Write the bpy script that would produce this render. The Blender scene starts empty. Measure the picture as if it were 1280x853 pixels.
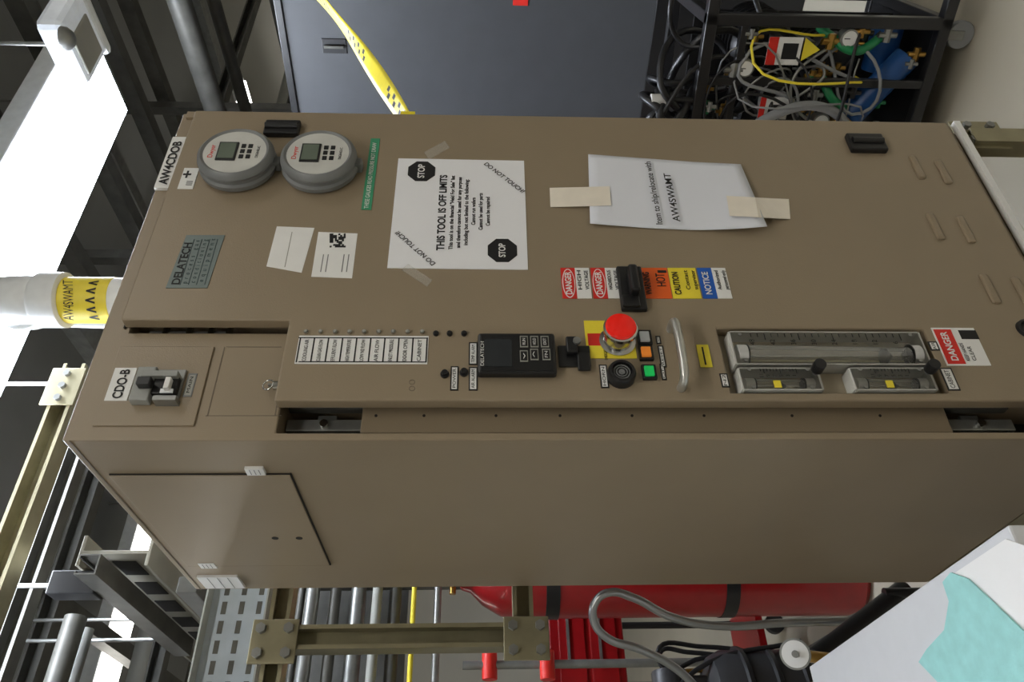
import bpy, bmesh, math, random
import numpy as np
from mathutils import Vector, Matrix
random.seed(4)
sc=bpy.context.scene
sc.view_settings.view_transform='Standard'
# ---------------- camera: pose solved from the cabinet's measured edges (photo taken with the camera on its side) -------------
def basis(yaw,pit,roll):
    h_=np.array([math.cos(yaw),math.sin(yaw),0.]); r_=np.array([math.sin(yaw),-math.cos(yaw),0.])
    f_=h_*math.cos(pit)+np.array([0,0,-math.sin(pit)]); u_=np.cross(r_,f_)
    r2=r_*math.cos(roll)+u_*math.sin(roll); u2=u_*math.cos(roll)-r_*math.sin(roll)
    return f_,r2,u2
def res(q):
    cx,cy,yaw,pit,roll,F,W_,D_,zb=q; Cc=np.array([cx,cy,1.3]); f_,r_,u_=basis(yaw,pit,roll)
    def pr(p):
        d=np.array(p)-Cc; k=F/d.dot(f_); return np.array([640-d.dot(u_)*k,426.5-d.dot(r_)*k])
    def yat(a_,b_,x): A_=pr(a_);B_=pr(b_); return A_[1]+(B_[1]-A_[1])*(x-A_[0])/(B_[0]-A_[0])
    zt=1.885; o=[]
    o+=list(pr((0,0,zt))-[75,555]); o+=list(pr((W_,0,zt))-[231,140]); o+=list(pr((0,D_,zt))-[245,735]); o+=list(pr((W_,0,zb))-[1189,159])
    o.append(yat((0,D_,zt),(0,D_,.8),1090)-731); o.append(yat((0,0,zt),(0,0,.9),1250)-545); o.append((yat((W_,0,zb),(W_*.6,0,zb),1280)-324)*.4)
    o.append((F-957)*.3)
    return np.array(o)
q=np.array([-0.501,-0.923,math.radians(53.93),math.radians(1.8),0.,957.,.71,.597,.436])
for _ in range(25):
    r0=res(q); J=np.zeros((len(r0),9))
    for i in range(9):
        dq=q.copy(); e_=1e-5*(100 if i==5 else 1); dq[i]+=e_; J[:,i]=(res(dq)-r0)/e_
    q=q-np.linalg.lstsq(J,r0,rcond=None)[0]*.8
FP=float(q[5]); a=float(q[2]); C=Vector((float(q[0]),float(q[1]),1.3))
f_,r_,u_=basis(q[2],q[3],q[4])
h=Vector((math.cos(a),math.sin(a),0)); R=Vector([float(v) for v in r_]); FW=Vector([float(v) for v in f_]); U=Vector([float(v) for v in u_])
cd=bpy.data.cameras.new('camera'); cam=bpy.data.objects.new('camera',cd); sc.collection.objects.link(cam)
X=-U; Y=R; Z=-FW
M=Matrix(((X.x,Y.x,Z.x,C.x),(X.y,Y.y,Z.y,C.y),(X.z,Y.z,Z.z,C.z),(0,0,0,1)))
cam.matrix_world=M; cd.sensor_width=36; cd.lens=FP/1280*36; cd.clip_start=0.02; sc.camera=cam
def ray(x,y): return FW+R*((426.5-y)/FP)-U*((x-640)/FP)
def onY(x,y,Yp): d=ray(x,y); return C+d*((Yp-C.y)/d.y)
def onX(x,y,Xp): d=ray(x,y); return C+d*((Xp-C.x)/d.x)
def onZ(x,y,Zp): d=ray(x,y); return C+d*((Zp-C.z)/d.z)
def atD(x,y,dd): return C+ray(x,y)*dd
# ---------------- materials -------------
def lin(c):
    return tuple(((v/255)/12.92 if v/255<=.04045 else ((v/255+.055)/1.055)**2.4) for v in c)
MC={}
def mat(name,c,rough=.5,metal=0,var=.06,ns=30,bump=0,bs=400,emit=0,spec=.5,coat=0):
    if name in MC: return MC[name]
    m=bpy.data.materials.new(name); m.use_nodes=True; nt=m.node_tree; b=nt.nodes['Principled BSDF']
    L=lin(c); b.inputs['Roughness'].default_value=rough; b.inputs['Metallic'].default_value=metal
    b.inputs['Specular IOR Level'].default_value=spec; b.inputs['Coat Weight'].default_value=coat
    tc=nt.nodes.new('ShaderNodeTexCoord')
    n=nt.nodes.new('ShaderNodeTexNoise'); n.inputs['Scale'].default_value=ns; n.inputs['Detail'].default_value=4
    nt.links.new(tc.outputs['Object'],n.inputs['Vector'])
    r=nt.nodes.new('ShaderNodeValToRGB')
    r.color_ramp.elements[0].position=.3; r.color_ramp.elements[1].position=.7
    r.color_ramp.elements[0].color=(*[v*(1-var) for v in L],1); r.color_ramp.elements[1].color=(*[min(1,v*(1+var)) for v in L],1)
    nt.links.new(n.outputs['Fac'],r.inputs['Fac']); nt.links.new(r.outputs['Color'],b.inputs['Base Color'])
    if bump:
        n2=nt.nodes.new('ShaderNodeTexNoise'); n2.inputs['Scale'].default_value=bs; n2.inputs['Detail'].default_value=2
        nt.links.new(tc.outputs['Object'],n2.inputs['Vector'])
        bp=nt.nodes.new('ShaderNodeBump'); bp.inputs['Strength'].default_value=bump; bp.inputs['Distance'].default_value=.001
        nt.links.new(n2.outputs['Fac'],bp.inputs['Height']); nt.links.new(bp.outputs['Normal'],b.inputs['Normal'])
    if emit:
        b.inputs['Emission Color'].default_value=(*L,1); b.inputs['Emission Strength'].default_value=emit
    MC[name]=m; return m
TAUPE=mat('taupe_powder_coat',(146,131,109),.36,0,.03,8,.25,500)
TAUPE2=mat('taupe_inner',(114,103,86),.5,0,.05,8)
RECESS=mat('taupe_recess_lightened',(176,164,142),.5,0,.03,8)  # colour lightened to make up for the shadow in the meter recess
DARKIN=mat('dark_interior',(28,26,24),.7)
BLACK=mat('black_plastic',(24,24,26),.4)
BLACKM=mat('black_paint_steel',(22,22,24),.35)
INK=mat('black_ink',(20,20,22),.6,var=.01)
WHITE=mat('white_label',(234,234,232),.5,var=.02)
PAPER=mat('office_paper',(236,237,241),.8,var=.015,ns=6)
PAPER2=mat('office_paper_blue',(228,231,240),.8,var=.015,ns=6)
MASK=mat('masking_tape',(238,230,216),.75,var=.04)
WP=mat('white_plastic',(228,232,234),.35)
RED=mat('sign_red',(214,40,30),.45)
ORANGE=mat('sign_orange',(232,98,30),.45)
YELLOW=mat('sign_yellow',(240,220,60),.45)
BLUE=mat('sign_blue',(24,92,190),.45)
GREENL=mat('green_label',(60,150,110),.5)
CHROME=mat('chrome',(200,200,198),.18,1)
STEEL=mat('galvanised_steel',(146,147,144),.38,.7,.15,25)
DSTEEL=mat('dark_steel',(92,91,86),.5,.4,.2,15)
ZINC=mat('yellow_zinc_strut',(152,145,118),.42,.6,.12,18)
GGREY=mat('gauge_body_grey',(122,124,125),.4)
GFACE=mat('gauge_face',(200,200,195),.4)
LCD=mat('lcd',(104,114,102),.25)
TEALP=mat('teal_plate',(112,124,122),.4,.2)
TEALT=mat('teal_text',(40,60,64),.5)
REDC=mat('red_cylinder_paint',(150,20,24),.3,coat=.3)
DGREY=mat('dark_grey_enclosure',(66,68,72),.5,0,.05,10)
CLOTH=mat('teal_cloth',(160,216,214),.9,0,.06,60,.5,300)
TABLE=mat('white_laminate',(214,216,220),.45,var=.02)
BRASS=mat('brass',(178,140,72),.3,.9)
BLUEF=mat('blue_filter',(24,72,130),.35)
GREENH=mat('green_hose',(30,130,80),.4)
GREYH=mat('grey_hose',(140,142,144),.5)
LG=mat('light_grey_panel',(158,158,150),.5,0,.06,6)
BRK=mat('breaker_grey',(150,152,148),.45)
def clearmat(name,base,k,tint):
    m=bpy.data.materials.new(name); m.use_nodes=True; nt=m.node_tree; nt.nodes.clear()
    o=nt.nodes.new('ShaderNodeOutputMaterial'); mx=nt.nodes.new('ShaderNodeMixShader'); t=nt.nodes.new('ShaderNodeBsdfTransparent')
    p=nt.nodes.new('ShaderNodeBsdfPrincipled'); p.inputs['Base Color'].default_value=(*base,1); p.inputs['Roughness'].default_value=.06
    f=nt.nodes.new('ShaderNodeFresnel'); f.inputs['IOR'].default_value=1.4
    ad=nt.nodes.new('ShaderNodeMath'); ad.operation='ADD'; ad.inputs[1].default_value=k
    nt.links.new(f.outputs[0],ad.inputs[0]); nt.links.new(ad.outputs[0],mx.inputs[0]); t.inputs[0].default_value=(*tint,1)
    nt.links.new(t.outputs[0],mx.inputs[1]); nt.links.new(p.outputs[0],mx.inputs[2]); nt.links.new(mx.outputs[0],o.inputs[0]); return m
CLEAR=clearmat('clear_acrylic',(.9,.9,.85),.0,(1,1,.99))
CLEAR2=clearmat('clear_acrylic_edge',(1,1,.98),.5,(1,1,.98))
CLEAR3=clearmat('clear_tube_glass',(1,1,.97),.14,(1,1,.98))
def tapemat():
    m=bpy.data.materials.new('clear_tape'); m.use_nodes=True; nt=m.node_tree
    b=nt.nodes['Principled BSDF']; b.inputs['Base Color'].default_value=(.7,.66,.58,1); b.inputs['Alpha'].default_value=.22; b.inputs['Roughness'].default_value=.3; return m
CTAPE=tapemat()
# ---------------- geometry helpers -------------
XF=Matrix.Identity(4)
groups=[]
def grp(name):
    e=bpy.data.objects.new(name,None); sc.collection.objects.link(e); e.empty_display_size=.05; groups.append(e); return e
def fin(name,me,m,par):
    ob=bpy.data.objects.new(name,me); sc.collection.objects.link(ob)
    if m: me.materials.append(m)
    ob.matrix_world=XF.copy()
    if par: ob.parent=par
    return ob
def box(name,p0,p1,m,par=None,bev=0,smooth=False):
    bm=bmesh.new(); bmesh.ops.create_cube(bm,size=1)
    p0=Vector(p0);p1=Vector(p1); c=(p0+p1)/2; s=p1-p0
    for v in bm.verts: v.co=Vector((c.x+v.co.x*abs(s.x),c.y+v.co.y*abs(s.y),c.z+v.co.z*abs(s.z)))
    if bev: bmesh.ops.bevel(bm,geom=bm.edges[:],offset=bev,segments=2,affect='EDGES',profile=.5)
    me=bpy.data.meshes.new(name); bm.to_mesh(me); bm.free(); return fin(name,me,m,par)
def frame_of(a_,b_):
    d=(b_-a_).normalized(); up=Vector((0,0,1)) if abs(d.z)<.95 else Vector((0,1,0))
    s=d.cross(up).normalized(); u=s.cross(d); return d,s,u
def lathe(name,a_,b_,prof,m,par=None,seg=40):
    a_=Vector(a_);b_=Vector(b_); d,s,u=frame_of(a_,b_); bm=bmesh.new(); rings=[]
    for t,r in prof:
        rings.append([bm.verts.new(a_+d*t+(s*math.cos(2*math.pi*i/seg)+u*math.sin(2*math.pi*i/seg))*r) for i in range(seg)])
    for q in range(len(rings)-1):
        for i in range(seg):
            f=bm.faces.new((rings[q][i],rings[q][(i+1)%seg],rings[q+1][(i+1)%seg],rings[q+1][i])); f.smooth=True
    bm.faces.new(rings[0]); bm.faces.new(rings[-1]); bmesh.ops.recalc_face_normals(bm,faces=bm.faces[:])
    me=bpy.data.meshes.new(name); bm.to_mesh(me); bm.free()
    ob=fin(name,me,m,par); md=ob.modifiers.new('es','EDGE_SPLIT'); md.split_angle=math.radians(35); return ob
def cyl(name,a_,b_,r,m,par=None,seg=32,bev=0):
    L=(Vector(b_)-Vector(a_)).length
    if bev: pr=[(0,r-bev),(bev*.3,r-bev*.3),(bev,r),(L-bev,r),(L-bev*.3,r-bev*.3),(L,r-bev)]
    else: pr=[(0,r),(L,r)]
    return lathe(name,a_,b_,pr,m,par,seg)
def tube(name,pts,r,m,par=None,smooth=True,cyc=False):
    cu=bpy.data.curves.new(name,'CURVE'); cu.dimensions='3D'; cu.bevel_depth=r; cu.bevel_resolution=4; cu.resolution_u=8; cu.use_fill_caps=True
    if smooth:
        s=cu.splines.new('BEZIER'); s.bezier_points.add(len(pts)-1)
        for i,p in enumerate(pts):
            bp=s.bezier_points[i]; bp.co=p; bp.handle_left_type='AUTO'; bp.handle_right_type='AUTO'
    else:
        s=cu.splines.new('POLY'); s.points.add(len(pts)-1)
        for i,p in enumerate(pts): s.points[i].co=(*p,1)
    s.use_cyclic_u=cyc
    return fin(name,cu,m,par)
def prism(name,pts,off,m,par=None):
    bm=bmesh.new(); off=Vector(off); A=[bm.verts.new(Vector(p)) for p in pts]; B=[bm.verts.new(Vector(p)+off) for p in pts]; n=len(pts)
    bm.faces.new(A); bm.faces.new(B[::-1])
    for i in range(n): bm.faces.new((A[i],B[i],B[(i+1)%n],A[(i+1)%n]))
    bmesh.ops.recalc_face_normals(bm,faces=bm.faces[:])
    me=bpy.data.meshes.new(name); bm.to_mesh(me); bm.free(); return fin(name,me,m,par)
def strut(name,a_,b_,m,par=None,w=.041,open_dir=None):
    a_=Vector(a_);b_=Vector(b_); d,s,u=frame_of(a_,b_)
    if open_dir is not None:
        u=Vector(open_dir); u=(u-d*u.dot(d)).normalized(); s=d.cross(u)
    t=.0035; l=.009; H=w/2
    pr=[(-H,-H),(H,-H),(H,H),(H-l,H),(H-l,H-t),(H-t,H-t),(H-t,-H+t),(-H+t,-H+t),(-H+t,H-t),(-H+l,H-t),(-H+l,H),(-H,H)]
    return prism(name,[a_+s*x+u*y for x,y in pr],b_-a_,m,par)
def boolcut(ob,cuts):
    cs=[]
    for i,(p0,p1) in enumerate(cuts):
        c=box('cutter',p0,p1,None); cs.append(c)
        md=ob.modifiers.new('b%d'%i,'BOOLEAN'); md.object=c; md.operation='DIFFERENCE'; md.solver='EXACT'
    bpy.context.view_layer.update(); dg=bpy.context.evaluated_depsgraph_get()
    me=bpy.data.meshes.new_from_object(ob.evaluated_get(dg)); ob.modifiers.clear(); old=ob.data; ob.data=me
    for c in cs: bpy.data.objects.remove(c,do_unlink=True)
def bevm(ob,w=.002):
    md=ob.modifiers.new('bev','BEVEL'); md.width=w; md.segments=3; md.limit_method='ANGLE'; md.angle_limit=math.radians(40)
def textm(name,s,mw,size,m,par,width=None,align='CENTER',bold=0):
    cu=bpy.data.curves.new(name,'FONT'); cu.body=s; cu.size=size*1.38; cu.align_x=align; cu.align_y='CENTER'; cu.extrude=0.0001
    cu.offset=bold*size*.03; cu.space_line=1.0
    cu.materials.append(m); ob=bpy.data.objects.new(name,cu); sc.collection.objects.link(ob)
    if width:
        bpy.context.view_layer.update(); w=ob.dimensions.x
        if w>0: mw=mw@Matrix.Diagonal((width/w,1,1,1))
    ob.matrix_world=XF@mw
    if par: ob.parent=par
    return ob
RX=Matrix.Rotation(math.pi/2,4,'X')
DP=-.025
def T(s,x,y,hpx,w=None,m=None,par=None,yp=None,rot=0,bold=0,align='CENTER',name='text'):
    yp=(DP-.0016) if yp is None else yp
    p=onY(x,y,yp); k=(p-C).dot(FW)/FP
    W=None
    if w: W=onY(x,y-w/2,yp).x-onY(x,y+w/2,yp).x
    return textm(name,s,Matrix.Translation(p)@RX@Matrix.Rotation(math.radians(rot),4,'Z'),hpx*k,m or INK,par,W,align,bold)
def L(name,x0,x1,y0,y1,m,par,yp=None,tk=.0012,bev=0):
    yp=DP if yp is None else yp
    xm=(x0+x1)/2; ym=(y0+y1)/2; yf=yp-tk
    xl=onY(xm,y1,yf).x; xr=onY(xm,y0,yf).x; zt=onY(x0,ym,yf).z; zb=onY(x1,ym,yf).z
    return box(name,(xl,yp+.0003,zb),(xr,yf,zt),m,par,bev)
def Q(name,px,m,par,yp=None,tk=.0006):
    yp=DP if yp is None else yp
    return prism(name,[onY(x,y,yp-tk) for x,y in px],(0,tk*.9,0),m,par)
def ribbon(name,rows,m,par):
    bm=bmesh.new(); V=[[bm.verts.new(onY(x,y,DP-l)) for x,y,l in r] for r in rows]
    for i in range(len(V)-1): bm.faces.new((V[i][0],V[i+1][0],V[i+1][1],V[i][1]))
    me=bpy.data.meshes.new(name); bm.to_mesh(me); bm.free(); ob=fin(name,me,m,par); ob.modifiers.new('s','SOLIDIFY').thickness=.0002; return ob

# ---------------- room -------------
CZ=3.7
FLOORM=mat('floor_epoxy',(180,173,156),.35,0,.05,3)
WALLM=mat('wall_paint',(196,194,185),.6,0,.03,2)
CEILM=mat('ceiling_paint',(150,152,152),.7,0,.06,2)
box('floor',(-4,-4,-.1),(6,7,0),FLOORM)
box('ceiling',(-4,-4,CZ),(6,7,CZ+.1),CEILM)
box('wall_back',(-4,7,0),(6,7.1,CZ),WALLM); box('wall_front',(-4,-4.1,0),(6,-4,CZ),WALLM)
box('wall_left',(-4.1,-4,0),(-4,7,CZ),WALLM); box('wall_right',(6,-4,0),(6.1,7,CZ),WALLM)
def luminaire(x0,x1,y0,y1,z,e,c=(248,244,236)):
    g=grp('fluorescent_luminaire')
    em=mat('tube_light_%g'%e,c,.5,emit=e)
    box('housing',(x0-.02,y0-.02,z+.012),(x1+.02,y1+.02,z+.09),WP,g,.006)
    box('diffuser',(x0,y0,z-.01),(x1,y1,z+.012),em,g,.004)
    for xx,yy in ((x0+.2,(y0+y1)/2),(x1-.2,(y0+y1)/2)):
        cyl('hanger',(xx,yy,z+.09),(xx,yy,CZ),.006,STEEL,g)
q1=onZ(168,97,2.75); q2=onZ(98,84,2.75)
luminaire(-.4,(q1.x+q2.x)/2,min(q1.y,q2.y)-.06,max(q1.y,q2.y)+.03,2.75,34,(235,243,255))
for (x0,x1,y0,y1,z,e) in ((-2.2,.2,-1.75,-1.45,3.0,15.5),(.8,2.8,-2.3,-2.0,3.3,12),(-3.4,-3.1,-1,1.6,3.3,6),(-.6,1.8,3.6,3.85,3.4,11),(3.2,5.4,3.2,3.45,3.4,8.5),(3.0,5.2,-.6,-.35,3.3,9),(-3.2,-1.2,4.5,4.8,3.4,11.5)):  # luminaires before the cabinet front are out of view, added as frontal fill
    luminaire(x0,x1,y0,y1,z,e)
g=grp('emergency_light_fixture')
pf=onZ(137,62,2.45); p=onZ(78,48,2.45)
EL=mat('fixture_body_glow',(214,220,228),.3,emit=.2)  # faint emission on the body stands in for light from the lamp nearby
box('body',(pf.x-.19,pf.y-.20,2.45),(pf.x,pf.y+.0,2.53),EL,g,.02)
box('lens_frame',(pf.x-.175,pf.y-.15,2.444),(pf.x-.05,pf.y-.03,2.452),LG,g,.004)
lathe('lens',(p.x,p.y,2.447),(p.x,p.y,2.415),[(0,.032),(.012,.03),(.025,.02),(.03,.005)],STEEL,g)
box('end_cap',(pf.x-.03,pf.y-.205,2.44),(pf.x+.006,pf.y+.005,2.535),WP,g,.015)
cyl('rod',(pf.x-.1,pf.y-.08,2.53),(pf.x-.1,pf.y-.08,CZ),.006,STEEL,g)

# ---------------- main cabinet -------------
W=float(q[6]); D=float(q[7]); ZT=1.885; ZB=float(q[8])
cab=grp('gas_abatement_cabinet')
Xa=onY(250,400,DP).x; Za=onY(150,400,DP).z
Xs=onY(700,501,DP).x; Zm=onY(352,450,DP).z
Xr=W-.022; Zb=ZB+.03
XgL=onY(250,416,0).x
body=box('body_shell',(0,0,ZB),(W,D,ZT),TAUPE,cab)
boolcut(body,[((.012,-.05,ZB+.03),(Xs+.03,.10,Zm-.004)),((XgL,-.05,Zm-.05),(Xa+.02,.06,Za-.006))])
bevm(body,.003)
zi0=onY(452,520,.02).z; zi1=onY(1185,520,.02).z
box('inner_channel',(.024,.022,zi1),(Xs+.028,.099,zi0),TAUPE,cab,.002)
box('slot_back',(.0125,.094,ZB+.031),(Xs+.029,.0995,Zm-.005),DARKIN,cab)
box('gap_back',(XgL+.0005,.055,Zm-.04),(Xa+.019,.0595,Za-.008),DARKIN,cab)
for k,(za,zb) in enumerate(((zi0,Zm-.006),(zi1-.11,zi1))):
    box('slide_plate_%d'%k,(.035,.035,za),(.055,.06,zb),STEEL,cab,.002); box('slide_plate_b_%d'%k,(.07,.03,za),(.09,.045,zb),DSTEEL,cab,.002)
    box('slide_bracket_%d'%k,(.03,.05,(za+zb)/2-.015),(Xs+.02,.058,(za+zb)/2+.015),STEEL,cab,.002)
    cyl('slide_pin_%d'%k,(.045,.028,(za+zb)/2),(.045,.05,(za+zb)/2),.006,CHROME,cab)
box('gap_inner_edge',(XgL+.001,.012,Zm+.1),(XgL+.012,.02,Za-.03),STEEL,cab,.001)
for i,x in enumerate((205,235,262,285)):
    z=onY(x,410,.0).z; cyl('latch_pin_%d'%i,(XgL+.002,.01,z),(Xa+.015,.01,z),.005,CHROME,cab)
for i,x in enumerate((470,530,620,700,790,880,990,1100)):
    p=onY(x,520,.022); cyl('channel_hole_%d'%i,(p.x,.0225,p.z),(p.x,.0212,p.z),.0022,DARKIN,cab)
door=prism('door_panel',[(Xa,DP,Za),(Xr,DP,Za),(Xr,DP,Zb),(Xs,DP,Zb),(Xs,DP,Zm),(Xa,DP,Zm)],(0,.022,0),TAUPE,cab)
fw0=onY(905,450,DP).z; fw1=onY(1170,450,DP).z
fxl=onY(1040,491,DP).x; fxr=onY(1040,411,DP).x
boolcut(door,[((fxl,-.06,fw1),(fxr,.05,fw0))]); bevm(door,.003)
box('meter_recess_back',(fxl-.004,-.002,fw1-.004),(fxr+.004,.0,fw0+.004),RECESS,cab)
box('hinge_strip',(Xr+.003,-.006,ZB+.01),(W-.001,.0,ZT-.01),TAUPE,cab,.001)
def outline(nm,c,m,yp):
    n=len(c)
    for i in range(n):
        p=onY(*c[i],yp); q=onY(*c[(i+1)%n],yp)
        if abs(p.x-q.x)>abs(p.z-q.z): z=(p.z+q.z)/2; box(nm+'_groove_%d'%i,(min(p.x,q.x),yp,z-.0007),(max(p.x,q.x),yp-.0006,z+.0007),TAUPE2,cab)
        else: x=(p.x+q.x)/2; box(nm+'_groove_%d'%i,(x-.0005,yp,min(p.z,q.z)),(x+.0005,yp-.0006,max(p.z,q.z)),TAUPE2,cab)
L('breaker_cover',132,255,433,532,TAUPE,cab,0,.003,.001)
outline('blank_cover',[(257,520),(283,434),(352,434),(352,520)],DARKIN,0)
box('door_top_shadow_gap',(Xa,-.004,Za+.001),(Xr,.0,Za+.003),DARKIN,cab)
for nm,(x0,x1,y0,y1) in {'hinge_upper':(330,374,149,166),'hinge_lower':(1062,1107,166,186)}.items():
    L(nm,x0,x1,y0,y1,BLACK,cab,DP,.012,.003)
    p=onY((x0+x1)/2,(y0+y1)/2,DP-.012); cyl(nm+'_pin',(p.x,DP-.012,p.z-.03),(p.x,DP-.012,p.z+.03),.007,BLACK,cab)
for i,(x,y) in enumerate(((1145,210),(1178,216),(1168,284),(1206,288),(1236,362),(1276,366))):
    p=onY(x,y,DP); box('louvre_%d'%i,(p.x-.032,DP+.002,p.z-.008),(p.x+.032,DP-.005,p.z+.006),TAUPE,cab,.0035)
c=[onX(x,y,0) for x,y in ((137,593),(363,593),(411,705))]
y0=c[0].y; y1=c[2].y; z1=c[0].z; z0=c[1].z
box('side_access_panel',(-.0035,y0,z0),(0,y1,z1),TAUPE,cab,.001)
box('side_panel_shadow_bottom',(-.0022,y0-.002,z0-.0025),(0,y1+.003,z0),DARKIN,cab)  # dark strips paint the outline shadow around the access panel
box('side_panel_shadow_back',(-.0022,y1,z0-.0025),(0,y1+.003,z1),DARKIN,cab)
box('side_panel_shadow_front',(-.0022,y0-.0015,z0-.0025),(0,y0,z1),DARKIN,cab)
for i,(x,y) in enumerate(((344,673),(374,673))):
    p=onX(x,y,-.0035); cyl('side_hole_%d'%i,(-.003,p.y,p.z),(-.0042,p.y,p.z),.006,DARKIN,cab)
def LS(nm,x0,x1,y0_,y1_):
    xm=(x0+x1)/2; ym=(y0_+y1_)/2
    ya=onX(xm,y0_,0).y; yb=min(D-.002,onX(xm,y1_,0).y); zt=onX(x0,ym,0).z; zb=onX(x1,ym,0).z
    box(nm,(-.005,ya,zb),(0,yb,zt),WHITE,cab)
    for k in range(3):
        z=zb+(zt-zb)*(.25+.25*k); box(nm+'_line_%d'%k,(-.0056,ya+.003,z-.0004),(-.005,yb-.003,z+.0004),GGREY,cab)
LS('asset_sticker',308,331,583,591); LS('asset_sticker_b',250,270,702,708); LS('barcode_sticker',252,302,719,733)
box('side_top_flange',(-.001,0,ZT-.012),(0,D,ZT-.010),TAUPE2,cab)
def par(n): return grp(n)
g=par('equipment_name_label'); L('plate',204,224,171,235,WHITE,g,0,.007); T('AW4CDOB',213.5,203,11,54,INK,g,-.0082,bold=1)
g=par('arrow_sticker'); L('plate',226,245,210,236,WHITE,g); T('+',235,218,14,9,INK,g,bold=1); T('III',237,229,8,5,INK,g)
g=par('green_notice_strip'); L('plate',457.5,469.5,173,262,GREENL,g); T('THESE GAUGES READ PRESSURE NOT DRAW',463.5,218,5.5,82,WHITE,g)
# gauges
def gauge(x,y):
    g=grp('digital_pressure_gauge'); f=-.066
    p=onY(x,y,f); a_=Vector((p.x,DP,p.z)); b_=Vector((p.x,f,p.z))
    lathe('body',a_,b_,[(0,.060),(.004,.066),(.010,.068),(.014,.068),(.017,.063),(.024,.063),(.029,.067),(.036,.065),(.041,.059),(.038,.055),(.038,.001)],GGREY,g,56)
    cyl('face',(p.x,f+.004,p.z),(p.x,f+.0028,p.z),.0545,GFACE,g,48)
    f+=.003
    box('lcd_bezel',(p.x-.024,f+.0005,p.z-.004),(p.x+.024,f-.0025,p.z+.030),BLACK,g,.001)
    box('lcd',(p.x-.020,f-.002,p.z-.001),(p.x+.020,f-.0032,p.z+.027),LCD,g)
    for i in range(2):
        for j in range(3): box('key_%d%d'%(i,j),(p.x-.018+j*.014,f+.0005,p.z-.017-i*.012),(p.x-.008+j*.014,f-.0015,p.z-.009-i*.012),BLACK,g,.0008)
    textm('maker',"Dwyer",Matrix.Translation((p.x,f-.0006,p.z+.040))@RX,.009,RED,g)
    textm('model',"DIGIHELIC",Matrix.Translation((p.x,f-.0006,p.z-.040))@RX,.005,INK,g)
    box('side_lug',(p.x-.008,DP,p.z-.075),(p.x+.012,DP-.02,p.z-.06),GGREY,g,.003)
gauge(293,188); gauge(397,190)
# ---- paper notice 1
g=par('notice_paper_off_limits'); Q('sheet',[(498,198),(655,201),(660,337),(484,335)],PAPER,g,tk=.0015)
Q('tape_a',[(530,190),(556,176),(562,184),(536,199)],CTAPE,g,tk=.002); Q('tape_b',[(502,337),(534,358),(540,350),(510,330)],CTAPE,g,tk=.002)
PY=DP-.0022
def octo(x,y,nm):
    p=onY(x,y,PY); r=.0285
    prism(nm,[(p.x+r*math.cos(math.pi/8+i*math.pi/4),PY,p.z+r*.93*math.sin(math.pi/8+i*math.pi/4)) for i in range(8)],(0,.0004,0),INK,g)
    T('STOP',x,y,8.5,17,WHITE,g,PY-.0006,bold=1)
octo(527,214,'octagon_a'); octo(628,313,'octagon_b')
T('THIS TOOL IS OFF LIMITS',553,264,9.5,94,INK,g,PY,bold=1.3)
for s,x,w in (('This tool is on the financial "Held For Sale" list',565,92),('and therefore cannot be used for any purpose',574,88),('including but not limited to the following:',583,82),('Cannot run wafers',592,34),('Cannot be used for parts',601,46),('Cannot be repaired',610,36)):
    T(s,x,264,5,w,INK,g,PY,bold=1)
T('DO NOT TOUCH!',519,310,6.6,None,INK,g,PY,rot=42,bold=.5); T('DO NOT TOUCH!',630,222,6.3,None,INK,g,PY,rot=222,bold=.5)
# ---- paper notice 2 (curled)
g=par('notice_paper_relocate')
cs=[onY(735,194,DP),onY(925,208,DP),onY(955,293,DP),onY(737,283,DP)]
bm=bmesh.new(); N=16; vs={}
for i in range(N+1):
    for j in range(N+1):
        s=i/N; t=j/N
        p=cs[0]*(1-s)*(1-t)+cs[1]*s*(1-t)+cs[2]*s*t+cs[3]*(1-s)*t
        lift=.002+.030*max(0,s-.55)**1.6*2*t+.010*max(0,.3-s)*t*1.5+.01*max(0,s-.7)*(1-t)
        vs[i,j]=bm.verts.new((p.x,DP-lift,p.z))
for i in range(N):
    for j in range(N): bm.faces.new((vs[i,j],vs[i+1,j],vs[i+1,j+1],vs[i,j+1])).smooth=True
me=bpy.data.meshes.new('sheet'); bm.to_mesh(me); bm.free(); ob=fin('sheet',me,PAPER2,g); md=ob.modifiers.new('s','SOLIDIFY'); md.thickness=.0003
T('Item to ship/relocate with',817,240,8,78,INK,g,DP-.008,bold=.5); T('AW4SWAMT',840,246,9,60,INK,g,DP-.010,bold=.5)
ribbon('tape_a',[((687,235,.001),(688,259,.001)),((730,234,.0045),(731,258,.0055)),((762,233,.005),(764,257,.0065))],MASK,g)
ribbon('tape_b',[((908,245,.0105),(912,270,.0135)),((930,246,.0125),(933,271,.0165)),((944,247,.0145),(948,272,.019)),((962,248,.008),(966,273,.009)),((986,249,.0015),(988,274,.0015))],MASK,g)
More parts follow.
